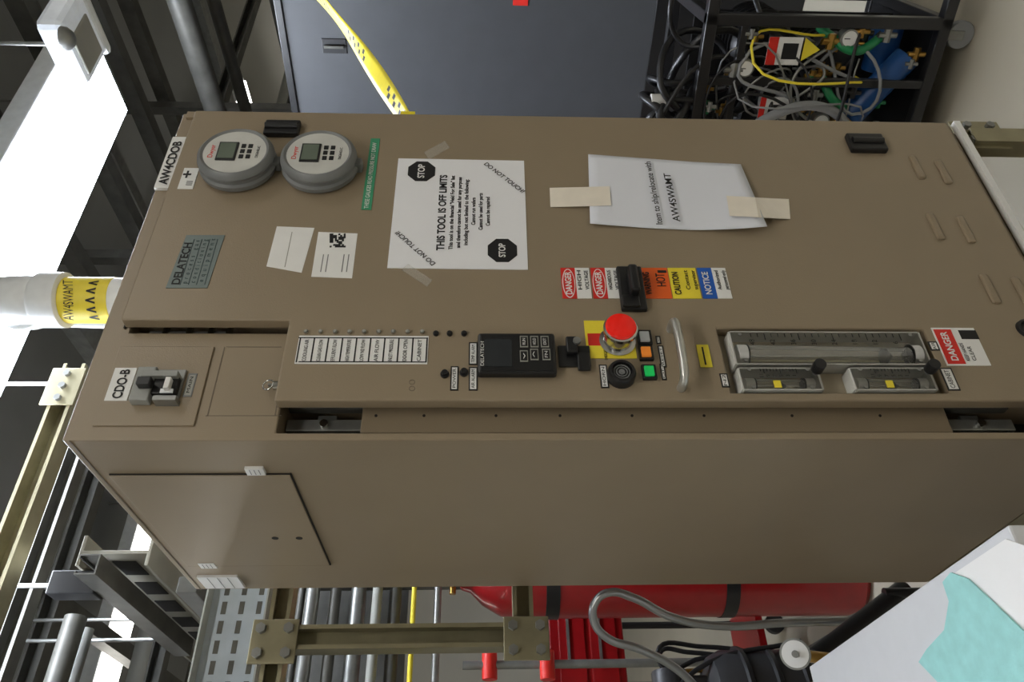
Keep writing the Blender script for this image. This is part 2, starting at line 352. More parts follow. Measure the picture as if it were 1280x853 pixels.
# ---- maker plate
g=par('maker_nameplate'); Q('plate',[(233,294),(281,294),(259,360),(207,360)],TEALP,g,tk=.0012)
T('DELATECH',228,329,10,52,INK,g,bold=1)
for i,s in enumerate(('process gas','conditioning','equipment')): T('  '.join(s),239+i*10,327-i*1,6,54,TEALT,g)
for i in range(4):
    x=233.5+i*10; L('rule_%d'%i,x,x+.8,299,356,TEALT,g,DP-.0012,.0004)
g=par('paper_tag'); Q('sheet',[(346,283),(393,285),(377,341),(333,333)],WHITE,g)
L('crease',360,361,290,334,LG,g,DP-.0007,.0002)
g=par('qr_sticker'); Q('sheet',[(398,290),(447,292),(440,348),(389,346)],WHITE,g)
for i in range(9):
    for j in range(9):
        if random.random()<.55 or (i in(0,8) and j in (0,8)):
            L('qr_%d%d'%(i,j),412+i*2.2,414.4+i*2.2,292+j*1.9,294+j*1.9,INK,g,DP-.0006,.0006)
for i,x in enumerate((402,408,428,434)): L('line_%d'%i,x,x+1.2,318,340,GGREY,g,DP-.0006,.0003)
# ---- warning sign row
g=par('warning_sign_row')
def sign(x0,x1,hm,htxt,bm_,btxt,htm=WHITE,split=18):
    xs=x0+split
    L('body',xs,x1,335,373,bm_,g); L('header',x0,xs,335,373,hm,g)
    if hm is RED:
        p=onY((x0+xs)/2,354,DP-.0018)
        e1=(onY((x0+xs)/2,336,DP).x-onY((x0+xs)/2,372,DP).x)/2
        prism('oval',[(p.x+e1*math.cos(i*math.pi/12),DP-.0018,p.z+.0105*math.sin(i*math.pi/12)) for i in range(24)],(0,.0005,0),WHITE,g)
        prism('oval_in',[(p.x+e1*.94*math.cos(i*math.pi/12),DP-.0022,p.z+.009*math.sin(i*math.pi/12)) for i in range(24)],(0,.0004,0),RED,g)
    T(htxt,(x0+xs)/2,354,8,28,htm,g,DP-.0025,bold=1)
    for i,s in enumerate(btxt):
        T(s,xs+(x1-xs)*(i+.5)/len(btxt),350,(x1-xs)/len(btxt)*.55,24 if len(s)>3 else 16,INK,g,DP-.0018,bold=.5)
sign(702,738,RED,'DANGER',WHITE,('HIGH','VOLTAGE')); sign(740,775,RED,'DANGER',WHITE,('HAZARDOUS','VOLTAGE'))
sign(803,837,ORANGE,'WARNING',ORANGE,('HOT',),INK,13); sign(838,873,YELLOW,'CAUTION',YELLOW,('Contact','supervisor'),INK,16); sign(875,911,BLUE,'NOTICE',WHITE,('Authorized','personnel only'))
L('flame_pictogram',822,833,338,341,INK,g,DP-.0012,.0004)
# ---- latch handle
g=par('door_latch_handle')
L('base',774,806,332,386,BLACK,g,DP,.010,.003)
p=onY(790,352,DP-.01); box('paddle',(p.x-.035,DP-.008,p.z-.007),(p.x+.02,DP-.032,p.z+.008),BLACK,g,.004)
L('lock_boss',778,800,368,382,BLACKM,g,DP-.010,.006,.002)
# ---- indicator legend
g=par('indicator_legend_panel'); L('plate',371,535,420,455,WHITE,g)
names=['COOLING AIR','CLEAN GAS FLOW','EFFLUENT FLOW','HIGH TEMPERATURE','LOW N2 FLOW','AIR FLOW','INLET PRESSURE','DOOR OPEN','CABINET']
for i in range(10):
    x=373+i*17.8; L('line_%d'%i,x-.9,x+.9,422,453,INK,g,DP-.0012,.0004)
for i in range(9):
    T(names[i],382+i*17.8,438,5,27,INK,g,DP-.0018)
    p=onY(383+i*18.1,416,DP); cyl('led_%d'%i,(p.x,DP,p.z),(p.x,DP-.004,p.z),.0035,CHROME,g,16); cyl('lens_%d'%i,(p.x,DP-.004,p.z),(p.x,DP-.0055,p.z),.0022,LG,g,12)
for i,xx in enumerate((422.5,452.5)): L('border_%d'%i,373,533,xx-.6,xx+.6,INK,g,DP-.0012,.0004)
for i,(x,y) in enumerate(((545,418),(562,418),(580,418),(556,469),(580,467))):
    g=grp('push_button'); p=onY(x,y,DP); r=.0045 if i<3 else .0065
    cyl('bezel',(p.x,DP,p.z),(p.x,DP-.004,p.z),r,BLACK,g,20,.0005); cyl('cap',(p.x,DP-.004,p.z),(p.x,DP-.009 if i>2 else DP-.006,p.z),r*.7,BLACKM,g,20,.0005)
def blab(x0,x1,y0,y1,s=None):
    g=grp('engraved_label'); L('plate',x0,x1,y0,y1,BLACK,g)
    L('inner',x0+1.6,x1-1.6,y0+1.5,y1-1.5,WHITE,g,DP-.0012,.0003)
    if s: T(s,(x0+x1)/2,(y0+y1)/2,(x1-x0)*.4,(y1-y0)*.8,INK,g,DP-.0018)
for v in ((563,573,458,488,'POWER'),(586,597,428,456,'TEMP ALARM'),(586,597,459,488,'AIR ALARM'),(750,760,456,485,'HORN'),(824,831,432,459,'RESET'),(826,832,455,475,'ON'),(820,826,420,430,'LAMP'),(901,911,467,484,'N2'),(1180,1195,460,488,'CABINET'),(1162,1173,427,438,'AIR')):
    blab(*v)
# ---- controller
g=par('temperature_controller')
L('bezel',597,695,416,466,BLACK,g,DP,.016,.004); L('face',601,691,419,463,BLACKM,g,DP-.016,.0015,.0005)
L('screen',606,640,424,458,mat('screen_glass',(40,44,48),.12),g,DP-.0175,.001)
T('DELATECH',603,442,4.5,30,WHITE,g,DP-.019)
for i,(x,y) in enumerate(((655,427),(668,427),(681,427),(655,445),(668,443),(683,443))):
    L('key_%d'%i,x-5,x+5,y-7,y+7,LG,g,DP-.0175,.001,.0003); L('key_in_%d'%i,x-4,x+4,y-5.6,y+5.6,BLACKM,g,DP-.0185,.0005)
    T(('RUN','HOLD','EXIT','v','^','FN')[i],x,y,4,8,WHITE,g,DP-.0193)
g=par('panel_hasp'); L('plate',698,738,432,458,BLACKM,g,DP,.004,.001)
L('arm',708,722,420,440,BLACKM,g,DP-.004,.010,.002); L('tab',722,738,440,462,BLACKM,g,DP-.004,.006,.002)
p=onY(721,427,DP-.014); cyl('screw',(p.x,DP-.014,p.z),(p.x,DP-.018,p.z),.006,STEEL,g,20)
# ---- e stop
g=par('emergency_stop_button'); L('yellow_plate',732,793,401,448,YELLOW,g)
L('red_patch',735,752,417,432,RED,g,DP-.0012,.0004)
T('EMERGENCY',757,441,4,18,INK,g,DP-.002)
f=DP-.046; p=onY(777,405,f)
lathe('guard_collar',(p.x,DP,p.z),(p.x,f,p.z),[(0,.027),(.004,.028),(.006,.022),(.026,.022),(.030,.026),(.036,.026),(.038,.021),(.038,.001)],CHROME,g)
lathe('mushroom_cap',(p.x,DP-.033,p.z),(p.x,f,p.z),[(0,.014),(.002,.022),(.007,.0235),(.010,.022),(.0125,.017),(.0135,.009),(.014,.0005)],mat('estop_red',(235,32,20),.25,emit=.15),g)
for nm,x,y,m in (('white_push_button',806,421,mat('lens_white',(215,220,225),.3)),('amber_push_button',808,440,mat('lens_amber',(240,140,50),.3,emit=.15)),('green_push_button',812,464,mat('lens_green',(20,190,90),.3,emit=.25))):
    g=grp(nm); L('bezel',x-9,x+9,y-9,y+9,BLACK,g,DP,.007,.0015); L('lens',x-6,x+6,y-7,y+5,m,g,DP-.007,.004,.001)
g=par('alarm_horn'); p=onY(778,463,DP-.018)
lathe('ring',(p.x,DP,p.z),(p.x,DP-.02,p.z),[(0,.021),(.014,.021),(.018,.019),(.0185,.015),(.013,.014),(.013,.001)],BLACK,g)
for i in range(3): tube('grille_%d'%i,[(p.x+(.004+.004*i)*math.cos(k*math.pi/8),DP-.014,p.z+(.004+.004*i)*math.sin(k*math.pi/8)) for k in range(16)],.0009,GGREY,g,False,True)
cyl('centre',(p.x,DP-.013,p.z),(p.x,DP-.0155,p.z),.003,GGREY,g)
# ---- pull handle
g=par('pull_handle'); pa=onY(843,403,DP-.02); pb=onY(853,477,DP-.02); z=(pa.z+pb.z)/2
xl=pb.x; xr=pa.x
tube('grip',[(xl,DP,z),(xl,DP-.018,z),(xl+.006,DP-.028,z),(xl+.018,DP-.032,z),(xr-.018,DP-.032,z),(xr-.006,DP-.028,z),(xr,DP-.018,z),(xr,DP,z)],.0068,mat('satin_aluminium',(205,205,200),.35,.8),g)
g=par('danger_label'); L('plate',1174,1228,410,457,WHITE,g); L('header',1176,1198,412,455,RED,g,DP-.0012,.0004)
T('DANGER',1187,433,9,36,WHITE,g,DP-.002,bold=1); T('KEEP HANDS',1206,440,5,22,INK,g,DP-.0018); T('CLEAR',1215,442,5,18,INK,g,DP-.0018)
L('pictogram',1200,1222,413,424,INK,g,DP-.0012,.0004)
g=par('caution_tag'); L('plate',873,888,431,459,YELLOW,g,DP-.0016,.0006); L('line',879,881,434,456,INK,g,DP-.0022,.0003)
# ---- flow meters : clear acrylic rotameters
def meter(x0,x1,y0,y1,big):
    g=grp('flow_meter'); yf=DP-.006
    xm=(x0+x1)/2; ym=(y0+y1)/2
    xl=onY(xm,y1,yf).x; xr=onY(xm,y0,yf).x; zt=onY(x0,ym,yf).z; zb=onY(x1,ym,yf).z; xc=(xl+xr)/2
    box('acrylic_block',(xl,-.004,zb),(xr,yf,zt),CLEAR,g,.003)
    w=xr-xl; r=w*.27
    for k,xx in enumerate((xl+.0008,xr-.003)): box('polished_edge_%d'%k,(xx,-.005,zb+.004),(xx+.0024,yf+.0005,zt-.004),CLEAR2,g)
    for k,zz in enumerate((zt-.004,zb+.001)): box('polished_end_%d'%k,(xl+.002,-.005,zz),(xr-.002,yf+.0005,zz+.003),CLEAR2,g)
    xt=xc-w*.12; yt=-.018
    lathe('metering_tube',(xt,yt,zb+.026),(xt,yt,zt-.026),[(0,r*.85),(zt-zb-.052,r)],CLEAR3,g)
    box('scale_strip',(xt-.0016,yt+r*.7,zb+.026),(xt+.0016,yt+r*.7+.0006,zt-.026),mat('scale_cream',(226,220,190),.4),g)
    cyl('guide_rod',(xt,yt,zb+.02),(xt,yt,zt-.02),.0012,CHROME,g,12)
    zf=zb+.05
    lathe('float',(xt,yt,zf),(xt,yt,zf+.02),[(0,.001),(.006,r*.45),(.012,r*.75),(.016,r*.75),(.017,r*.3)],mat('float_black',(30,30,32),.3,.3),g,24)
    for k,z in enumerate((zt-.026,zb+.010)):
        cyl('end_fitting_%d'%k,(xt,yt,z),(xt,yt,z+.016),r*1.05,CLEAR2,g)
        cyl('o_ring_%d'%k,(xt,yt,z+(.0 if k==0 else .014)),(xt,yt,z+(.002 if k==0 else .016)),r*1.08,INK,g)
        for sx in (-1,1): cyl('screw',(xc+sx*w*.38,yf,z+.008),(xc+sx*w*.38,yf-.0015,z+.008),.003,STEEL,g,12)
    n=22 if big else 11
    for i in range(n+1):
        z=zb+.035+(zt-zb-.07)*i/n; l=.20 if i%5==0 else .11
        box('tick_%d'%i,(xc+w*.42-w*l,yf-.0004,z-.0006),(xc+w*.42,yf,z+.0006),INK,g)
        if big and i%3==1: textm('num','%d'%(i*2+4),Matrix.Translation((xc+w*.15,yf-.0005,z))@RX,.008,INK,g)
        if not big and i%2==1: textm('num','%d'%i,Matrix.Translation((xc+w*.12,yf-.0005,z))@RX,.006,INK,g)
    if not big:
        L('tag',xm-8,xm+1,ym+2,ym+11,YELLOW,g,yf,.001)
        z=zb+.008; cyl('knob_stem',(xc+.010,yf,z),(xc+.010,yf-.01,z),.004,STEEL,g); cyl('knob',(xc+.010,yf-.008,z),(xc+.010,yf-.026,z),.009,BLACK,g,24,.001)
meter(914,1158,414,456,True); meter(924,1027,459,488,False); meter(1064,1168,459,488,False)
g=par('cable_grommet'); p=onY(1284,412,DP); lathe('ring',(p.x,DP,p.z),(p.x,DP-.006,p.z),[(0,.018),(.005,.017),(.006,.013),(.001,.012),(.001,.001)],BLACK,g)
g=par('cam_lock_with_key'); p=onY(338,482,DP*.5)
cyl('barrel',(p.x,-.012,Zm-.002),(p.x,-.012,Zm+.008),.007,CHROME,g); box('key',(p.x-.001,-.016,Zm+.008),(p.x+.001,-.008,Zm+.016),STEEL,g)
tube('ring',[(p.x+.008*math.cos(k*math.pi/6),-.014+.003*math.sin(k*math.pi/6),Zm+.016+.008*math.sin(k*math.pi/6)) for k in range(12)],.0012,CHROME,g,True,True)
# breaker
g=par('circuit_breaker')
YB=-.003
L('base',186,228,462,499,STEEL,g,YB,.004,.001)
L('frame_top',166,190,458,500,BRK,g,YB,.016,.002)
L('frame_a',176,222,463,470,BRK,g,YB,.02,.001); L('frame_b',190,220,494,500,STEEL,g,YB,.018,.001)
L('body',190,222,471,492,BLACK,g,YB,.012,.002); L('toggle',205,212,471,485,WHITE,g,YB-.012,.01,.001); L('lever',170,188,470,480,BLACK,g,YB-.016,.014,.002)
L('pl',200,216,486,491,WP,g,YB-.012,.002)
g=par('breaker_name_label'); L('plate',137,165,460,501,WHITE,g,YB,.001); T('CDO-B',152,480,12,36,INK,g,YB-.0018,bold=1)
g=par('breaker_info_label'); L('plate',232,243,467,496,GGREY,g,YB,.001); L('inner',233.5,241.5,469,494,LG,g,YB-.001,.0004); T('MAIN',237.5,481,4,20,INK,g,YB-.0018)
g=par('embossed_port_mark')
for i in range(2):
    p=onY(515,478+8*i,DP)
    tube('ring_%d'%i,[(p.x+.004*math.cos(k*math.pi/6),DP-.0003,p.z+.004*math.sin(k*math.pi/6)) for k in range(12)],.0005,TAUPE2,g,True,True)
# ---- exhaust pipe on roof
g=par('exhaust_pipe_elbow')
px,py=.458,.25
cyl('riser',(px,py,ZT),(px,py,2.13),.046,WP,g,40)
cyl('label_band',(px,py,2.03),(px,py,2.125),.0468,YELLOW,g,40)
cyl('roof_flange',(px,py,ZT),(px,py,ZT+.012),.075,STEEL,g)
lathe('hub',(px,py,2.125),(px,py,2.20),[(0,.05),(.004,.056),(.05,.056),(.058,.051)],WP,g)
tube('elbow',[(px,py,2.17),(px,py,2.215),Vector((px,py,2.262))+h*.03,Vector((px,py,2.285))+h*.09,Vector((px,py,2.287))+h*.2,Vector((px,py,2.287))+h*.9],.050,WP,g)
lathe('hub_out',Vector((px,py,2.287))+h*.10,Vector((px,py,2.287))+h*.2,[(0,.052),(.004,.058),(.06,.058),(.066,.052)],WP,g)
e=Vector((px,py,2.287))+h*.85; cyl('drop_hanger',e+Vector((0,0,.05)),(e.x,e.y,CZ),.008,STEEL,g)
ang=math.atan2(C.y-py,C.x-px)
tw=Matrix.Translation((px+.0475*math.cos(ang),py+.0475*math.sin(ang),2.100))@Matrix.Rotation(ang+math.pi/2,4,'Z')@RX
textm('label_text','AW4SWAMT',tw,.020,INK,g,.078)
for i in range(5):
    aa=ang-.8+.4*i; q_=Vector((px+.0475*math.cos(aa),py+.0475*math.sin(aa),2.052))
    textm('arrow_%d'%i,'^',Matrix.Translation(q_)@Matrix.Rotation(aa+math.pi/2,4,'Z')@RX,.03,INK,g,.014,bold=1)
# ---- strut stand under cabinet
g=par('cabinet_support_stand')
for xx in (.022,W-.022):
    for yy in (.024,D-.024):
        strut('leg',(xx,yy,0),(xx,yy,ZB-.042),ZINC,g); box('foot',(xx-.04,yy-.02,0),(xx+.04,yy+.02,.006),ZINC,g)
for yy in (.045,D-.021): strut('rail',(0,yy,ZB-.022),(W,yy,ZB-.022),ZINC,g,open_dir=(0,-1,0))
for xx in (.021,W-.021): strut('cross_rail',(xx,.07,ZB-.022),(xx,D-.042,ZB-.022),ZINC,g,open_dir=(1,0,0))
box('white_skid',(0,-.012,ZB-.014),(W,.0,ZB-.001),WHITE,g)
box('corner_plate',(W-.05,.015,ZB-.12),(W+.035,.020,ZB-.016),ZINC,g,.001)
for i in range(2):
    for j in range(2): cyl('bolt',(W-.03+i*.045,.015,ZB-.095+j*.05),(W-.03+i*.045,.005,ZB-.095+j*.05),.009,STEEL,g,6)
# ---- caution tape
g=par('caution_tape')
A=Vector((W+.004,.02,onX(510,146,W).z)); B=atD(392,-14,2.1)
dvec=(B-A); n=60; bm=bmesh.new(); rows=[]
dn=dvec.normalized()
for i in range(n+1):
    t=i/n; tw_=.62+math.sin(t*6)*.35; p=A+dvec*t+Vector((0,0,-.008*math.sin(math.pi*t)))
    side=dn.cross(FW).normalized(); wv=(side*math.sin(tw_)+side.cross(dn)*math.cos(tw_))*.022
    rows.append([bm.verts.new(p+wv*k/2) for k in (-2,-1,0,1,2)])
for i in range(n):
    for k in range(4):
        f2=bm.faces.new((rows[i][k],rows[i+1][k],rows[i+1][k+1],rows[i][k+1])); f2.material_index=1 if (k in (1,2) and (i+k)%3==0 and (i//12)%2==0) else 0; f2.smooth=True
me=bpy.data.meshes.new('ribbon'); bm.to_mesh(me); bm.free(); TY=mat('tape_yellow',(240,222,50),.4); ob=fin('ribbon',me,TY,g); me.materials.append(INK)
ob.modifiers.new('s','SOLIDIFY').thickness=.0006
box('tape_end',(W-.004,-.008,A.z-.014),(W+.007,.03,A.z+.014),TY,g)

# ---------------- dark enclosure (right, behind) -------------
hd=math.radians(103-90)
XF=Matrix.Translation((2.35,.71,0))@Matrix.Rotation(hd,4,'Z')
g=par('dark_equipment_enclosure')
zt=2.11; zbm=.60
box('cabinet',(0,-1.4,.05),(.7,1.6,zt),DGREY,g,.006)
box('base_plinth',(-.004,-1.39,.0),(.6,1.59,zbm),BLACKM,g,.004)
box('door_seam',(-.003,.62,zbm+.02),(.001,.626,zt-.02),BLACK,g); box('top_trim',(-.01,-1.4,zt-.02),(.71,1.6,zt+.01),BLACKM,g,.003)
hp=XF.inverted()@atD(410,77,3.0)
box('handle_recess',(-.005,hp.y-.03,hp.z-.05),(.001,hp.y+.03,hp.z+.05),BLACK,g,.002); box('handle_bar',(-.02,hp.y-.006,hp.z-.04),(-.012,hp.y+.006,hp.z+.04),DSTEEL,g,.002)
rt=XF.inverted()@atD(652,3,2.95)
box('red_tag',(-.004,rt.y-.03,rt.z-.03),(.001,rt.y+.04,rt.z+.03),RED,g)
XF=Matrix.Identity(4)
# ---------------- pump cart -------------
XF=Matrix.Translation((1.29,.095,0))@Matrix.Rotation(math.radians(20),4,'Z')
g=par('pump_cart')
y0,y1=.01,.66; zb_,zt_=.095,.71; dx=.42
CARTM=mat('black_cart_tube',(36,36,38),.3)
def bar(a_,b_,w=.03):
    a_=Vector(a_);b_=Vector(b_); mn=Vector([min(a_[k],b_[k])-w/2 for k in range(3)]); mx=Vector([max(a_[k],b_[k])+w/2 for k in range(3)])
    box('frame_bar',mn,mx,CARTM,g,.003)
for xx in (0,dx):
    for zz in (zb_,zt_): bar((xx,y0-.12,zz),(xx,y1,zz))
    for yy in (y0,y1): bar((xx,yy,zb_),(xx,yy,zt_))
bar((0,.165,zb_),(0,.165,zt_),.022)
for yy in (y0,y1):
    for zz in (zb_,zt_): bar((0,yy,zz),(dx,yy,zz))
bar((0,y0,.62),(0,y1,.62),.02)
box('base_tray',(0,y0,zb_-.005),(dx,y1,zb_+.01),BLACKM,g)
for yy in (y0+.03,y1-.04):
    for xx in (.02,dx-.02):
        cyl('caster_wheel',(xx-.012,yy,.035),(xx+.012,yy,.035),.035,GREYH,g,28,.003); box('caster_fork',(xx-.018,yy-.012,.03),(xx+.018,yy+.012,.085),STEEL,g,.002)
for i,(yy,zz,l,r) in enumerate(((.10,.52,.22,.085),(.14,.32,.24,.08),(.30,.46,.2,.10))):
    lathe('pump_%d'%i,(.10,yy,zz),(.10+l,yy,zz),[(0,r*.4),(.01,r*.85),(.03,r),(l-.03,r),(l,r*.8)],BLACK,g)
    for k in range(5): cyl('pump_fin',(.14+k*.03,yy,zz),(.146+k*.03,yy,zz),r*1.08,BLACKM,g)
box('rear_panel',(.24,y0+.02,zb_+.02),(.25,y1-.02,zt_-.02),BLACKM,g)
cyl('blue_filter',(.03,.10,.15),(.03,.27,.27),.036,BLUEF,g,32,.004); cyl('blue_filter_head',(.03,.27,.27),(.03,.31,.30),.040,BRASS,g)
cyl('blue_filter_b',(.12,.02,.18),(.12,.16,.18),.042,BLUEF,g,32,.004)
box('white_tag',(-.006,.205,.46),(-.008,.265,.54),WHITE,g); box('white_tag_red',(-.008,.205,.525),(-.0095,.265,.54),RED,g); box('tag_mark',(-.008,.225,.475),(-.0095,.25,.515),INK,g)
box('warn_tag',(-.006,.05,.46),(-.008,.12,.55),WHITE,g); box('warn_tag_red',(-.008,.05,.525),(-.0095,.12,.55),RED,g); box('warn_mark',(-.008,.065,.47),(-.0095,.105,.51),INK,g)
prism('warn_triangle',[(-.0065,.05,.455),(-.0065,.11,.455),(-.0065,.08,.41)],(-.001,0,0),YELLOW,g)
for k,(yy,zz) in enumerate(((.235,.5),(.085,.5),(.08,.44))): box('tag_backing_%d'%k,(-.006,yy-.02,zz-.015),(.11,yy+.02,zz+.015),BLACK,g)
random.seed(11)
for i in range(46):
    yy=random.uniform(.03,.36); zz=random.choice((random.uniform(.14,.42),random.uniform(.28,.42),random.uniform(.56,.69))); xx=random.uniform(-.01,.05); k=random.uniform(.7,1.15)
    m=random.choice((BRASS,BRASS,GREENH,STEEL,BRASS,STEEL,BLACK)); cyl('fitting_%d'%i,(xx,yy-.016*k,zz),(xx,yy+.016*k,zz),.009*k,m,g,6); cyl('fitting_nut_%d'%i,(xx,yy,zz-.022*k),(xx,yy,zz+.022*k),.0065*k,m,g,16)
for i,(yy,zz) in enumerate(((.13,.60),(.27,.36),(.05,.34))):
    cyl('dial_%d'%i,(.02,yy,zz),(-.012,yy,zz),.024,STEEL,g,28,.002); cyl('dial_face_%d'%i,(-.012,yy,zz),(-.0135,yy,zz),.019,WHITE,g,28); box('dial_needle_%d'%i,(-.0135,yy-.001,zz),(-.0145,yy+.001,zz+.015),INK,g)
tube('green_hose_a',[(.02,.05,.24),(-.01,.08,.32),(.02,.05,.38),(.04,.03,.41)],.012,GREENH,g)
tube('green_hose_b',[(.02,.24,.29),(.0,.20,.35),(.03,.16,.37)],.012,GREENH,g)
tube('grey_hose',[(.05,.37,.64),(-.02,.335,.61),(-.05,.245,.52),(-.05,.215,.40),(-.03,.28,.29),(.02,.38,.25)],.013,GREYH,g)
tube('grey_hose_b',[(.04,.34,.56),(-.01,.27,.50),(.02,.20,.47)],.014,GREYH,g)
for i in range(13):
    a0=random.uniform(.05,.5)
    tube('black_hose_%d'%i,[(random.uniform(0,.2),a0,.70),(random.uniform(-.05,.2),a0+random.uniform(-.05,.05),.77),(random.uniform(-.05,.2),a0+random.uniform(-.2,.15),.79+random.uniform(0,.05)),(random.uniform(0,.3),a0+random.uniform(-.25,.2),.68),(.1,a0,.5)],random.uniform(.006,.011),BLACK,g)
for i in range(16):
    tube('thin_tube_%d'%i,[(.02,random.uniform(.03,.4),random.uniform(.2,.66)) ,(-.012,random.uniform(.03,.4),random.uniform(.2,.66)),(-.005,random.uniform(.03,.4),random.uniform(.2,.66)),(0.06,random.uniform(.03,.4),random.uniform(.2,.66))],random.uniform(.0025,.005),random.choice((BLACK,BLACK,STEEL,BLACK,YELLOW,GREYH)),g)
cyl('bottle_cap',(.0,.22,.80),(.0,.22,.84),.016,WHITE,g); cyl('bottle_stem',(.0,.22,.71),(.0,.22,.80),.010,BLACK,g)
XF=Matrix.Identity(4)
# ---------------- left background -------------
g=par('strut_rack')
Yr=.74
def zat(x,y,Yp): return onY(x,y,Yp).z
pc=onY(500,799,Yr); xp=pc.x
zt1=zat(345,799,Yr); zt2=zat(655,799,Yr)
strut('post',(xp,Yr,zt2-.03),(xp,Yr,zt1+.03),ZINC,g,.05,(0,-1,0))
for k,xx in enumerate((xp-1.15,xp+.55)): strut('end_post_%d'%k,(xx,Yr+.05,0),(xx,Yr+.05,2.0),ZINC,g,.05,(0,-1,0))
strut('top_rail',(xp-1.2,Yr+.02,zt1),(xp+.6,Yr+.02,zt1),ZINC,g,.045,(0,-1,0)); strut('low_rail',(xp-.02,Yr+.02,zt2),(xp+.6,Yr+.02,zt2),ZINC,g,.045,(0,-1,0))
for nm,zz in (('plate_a',zt1),('plate_b',zt2)):
    box(nm,(xp-.055,Yr-.033,zz-.052),(xp+.035,Yr-.026,zz+.045),ZINC,g,.002)
    for dx_ in (-.035,.015):
        for dz in (-.033,.025): cyl('bolt',(xp+dx_,Yr-.033,zz+dz),(xp+dx_,Yr-.044,zz+dz),.011,STEEL,g,6)
g=par('perforated_cable_tray')
Yt=.95; zA=zat(255,800,Yt); zB=zat(330,800,Yt)
box('plate',(-1.2,Yt,zB),(.9,Yt+.003,zA),mat('tray_bluegrey',(176,186,196),.4,.2),g)
for r2 in range(3):
    for i in range(44):
        x=-1.15+i*.046; zc=zB+(zA-zB)*(.2+.3*r2); box('slot',(x,Yt-.0015,zc-.010),(x+.03,Yt+.0005,zc+.002),DSTEEL,g)
box('lip_top',(-1.2,Yt-.04,zA),(.9,Yt+.003,zA+.004),LG,g); box('lip_bottom',(-1.2,Yt-.04,zB-.004),(.9,Yt+.003,zB),LG,g)
g=par('process_pipe_bundle')
for i,(x,r,m) in enumerate(((385,.022,STEEL),(412,.018,DSTEEL),(440,.025,STEEL),(468,.016,LG),(490,.02,DSTEEL),(365,.012,DSTEEL),(515,.008,YELLOW),(545,.012,STEEL))):
    z=zat(x,790,1.5); cyl('pipe_%d'%i,(-1.8,1.5+.03*(i%3),z),(.50,1.5+.03*(i%3),z),r,m,g,20)
for xx in (-.9,.35): strut('hanger',(xx,1.62,.0),(xx,1.62,CZ),DSTEEL,g)
box('rear_shelf_panel',(-1.8,1.70,zat(500,790,1.5)),(.50,1.72,zat(360,790,1.5)),DSTEEL,g)
def gascyl(x,y,hgt,r=.13):
    g=grp('gas_cylinder')
    lathe('shell',(x,y,0),(x,y,hgt+.12),[(0,r*.85),(.02,r*.98),(.05,r),(hgt-.16,r),(hgt-.10,r*.93),(hgt-.04,r*.66),(hgt,r*.35),(hgt+.03,r*.28),(hgt+.035,r*.22)],REDC,g,48)
    cyl('valve',(x,y,hgt+.02),(x,y,hgt+.10),.014,BRASS,g); cyl('handwheel',(x,y,hgt+.10),(x,y,hgt+.118),.035,GREENH,g,20,.003); cyl('outlet',(x,y,hgt+.06),(x-.05,y,hgt+.06),.011,BRASS,g)
    for z in (hgt*.32+.02,hgt*.78): lathe('strap',(x,y,z),(x,y,z+.05),[(0,r+.003),(.045,r+.003)],BLACK,g,48)
p=atD(850,722,2.62); gascyl(p.x,p.y,1.33)
p=atD(850,640,2.8); gascyl(p.x,p.y,1.33)
g=par('red_tool_cart'); p=atD(745,812,3.0)
box('chest',(p.x-.18,p.y-.13,.75),(p.x+.16,p.y+.2,1.04),REDC,g,.01)
for k in range(2): box('drawer_%d'%k,(p.x-.16,p.y-.14,.78+k*.12),(p.x+.14,p.y-.128,.88+k*.12),REDC,g,.003); box('pull_%d'%k,(p.x-.1,p.y-.15,.84+k*.12),(p.x+.1,p.y-.14,.85+k*.12),STEEL,g)
for sx in (-.16,.14):
    for sy in (-.11,.18): cyl('leg',(p.x+sx,p.y+sy,.06),(p.x+sx,p.y+sy,.76),.014,BLACK,g); cyl('wheel',(p.x+sx,p.y+sy-.015,.04),(p.x+sx,p.y+sy+.015,.04),.04,BLACK,g)
box('shelf',(p.x-.18,p.y-.13,.2),(p.x+.16,p.y+.2,.23),REDC,g,.005)
g=par('red_pipe_clamp')
for k,xx in enumerate((612,684)):
    q_=atD(xx,832,2.2); cyl('body_%d'%k,(q_.x-.04,q_.y,q_.z),(q_.x+.04,q_.y,q_.z),.022,RED,g,20,.003)
q1_=atD(600,832,2.2); cyl('pipe',(q1_.x,q1_.y,0),(q1_.x,q1_.y,q1_.z+.05),.012,STEEL,g)
g=par('wall_cabinet'); box('carcass',(-2.6,6.3,.1),(-.9,6.9,1.9),LG,g,.01)
for k in range(3): box('door_%d'%k,(-2.56+k*.56,6.28,.14),(-2.04+k*.56,6.3,1.86),WP,g,.005)
g=par('hand_truck'); d_=1.72
HS=mat('grey_steel_tube',(165,167,167),.28,.85)
pp=[(1060,777),(980,779),(900,783),(840,772),(790,747),(762,741),(745,752),(742,775),(758,797),(800,812),(845,836),(880,870)]
tube('handle',[atD(x,y,d_) for x,y in pp],.0095,HS,g)
tube('brace',[atD(x,y,d_) for x,y in ((1060,777),(1085,765),(1110,745))],.0095,HS,g)
e=atD(1060,777,d_)
tube('upright',[atD(1105,742,d_-.0),Vector((atD(1105,742,d_).x,atD(1105,742,d_).y,.1))],.012,BLACKM,g,False)
for k,y in ((0,-.05),(1,.22)): cyl('wheel_%d'%k,(e.x+y,e.y,.08),(e.x+y+.04,e.y,.08),.08,BLACK,g,28,.01)
box('toe_plate',(e.x-.1,e.y-.03,0.0),(e.x+.28,e.y+.2,.012),BLACKM,g)
tube('crossbar',[atD(1020,825,1.6),atD(1130,738,1.75)],.024,BLACKM,g,False)
tube('crossbar_b',[atD(985,830,1.62),atD(1100,758,1.74)],.008,HS,g,False)
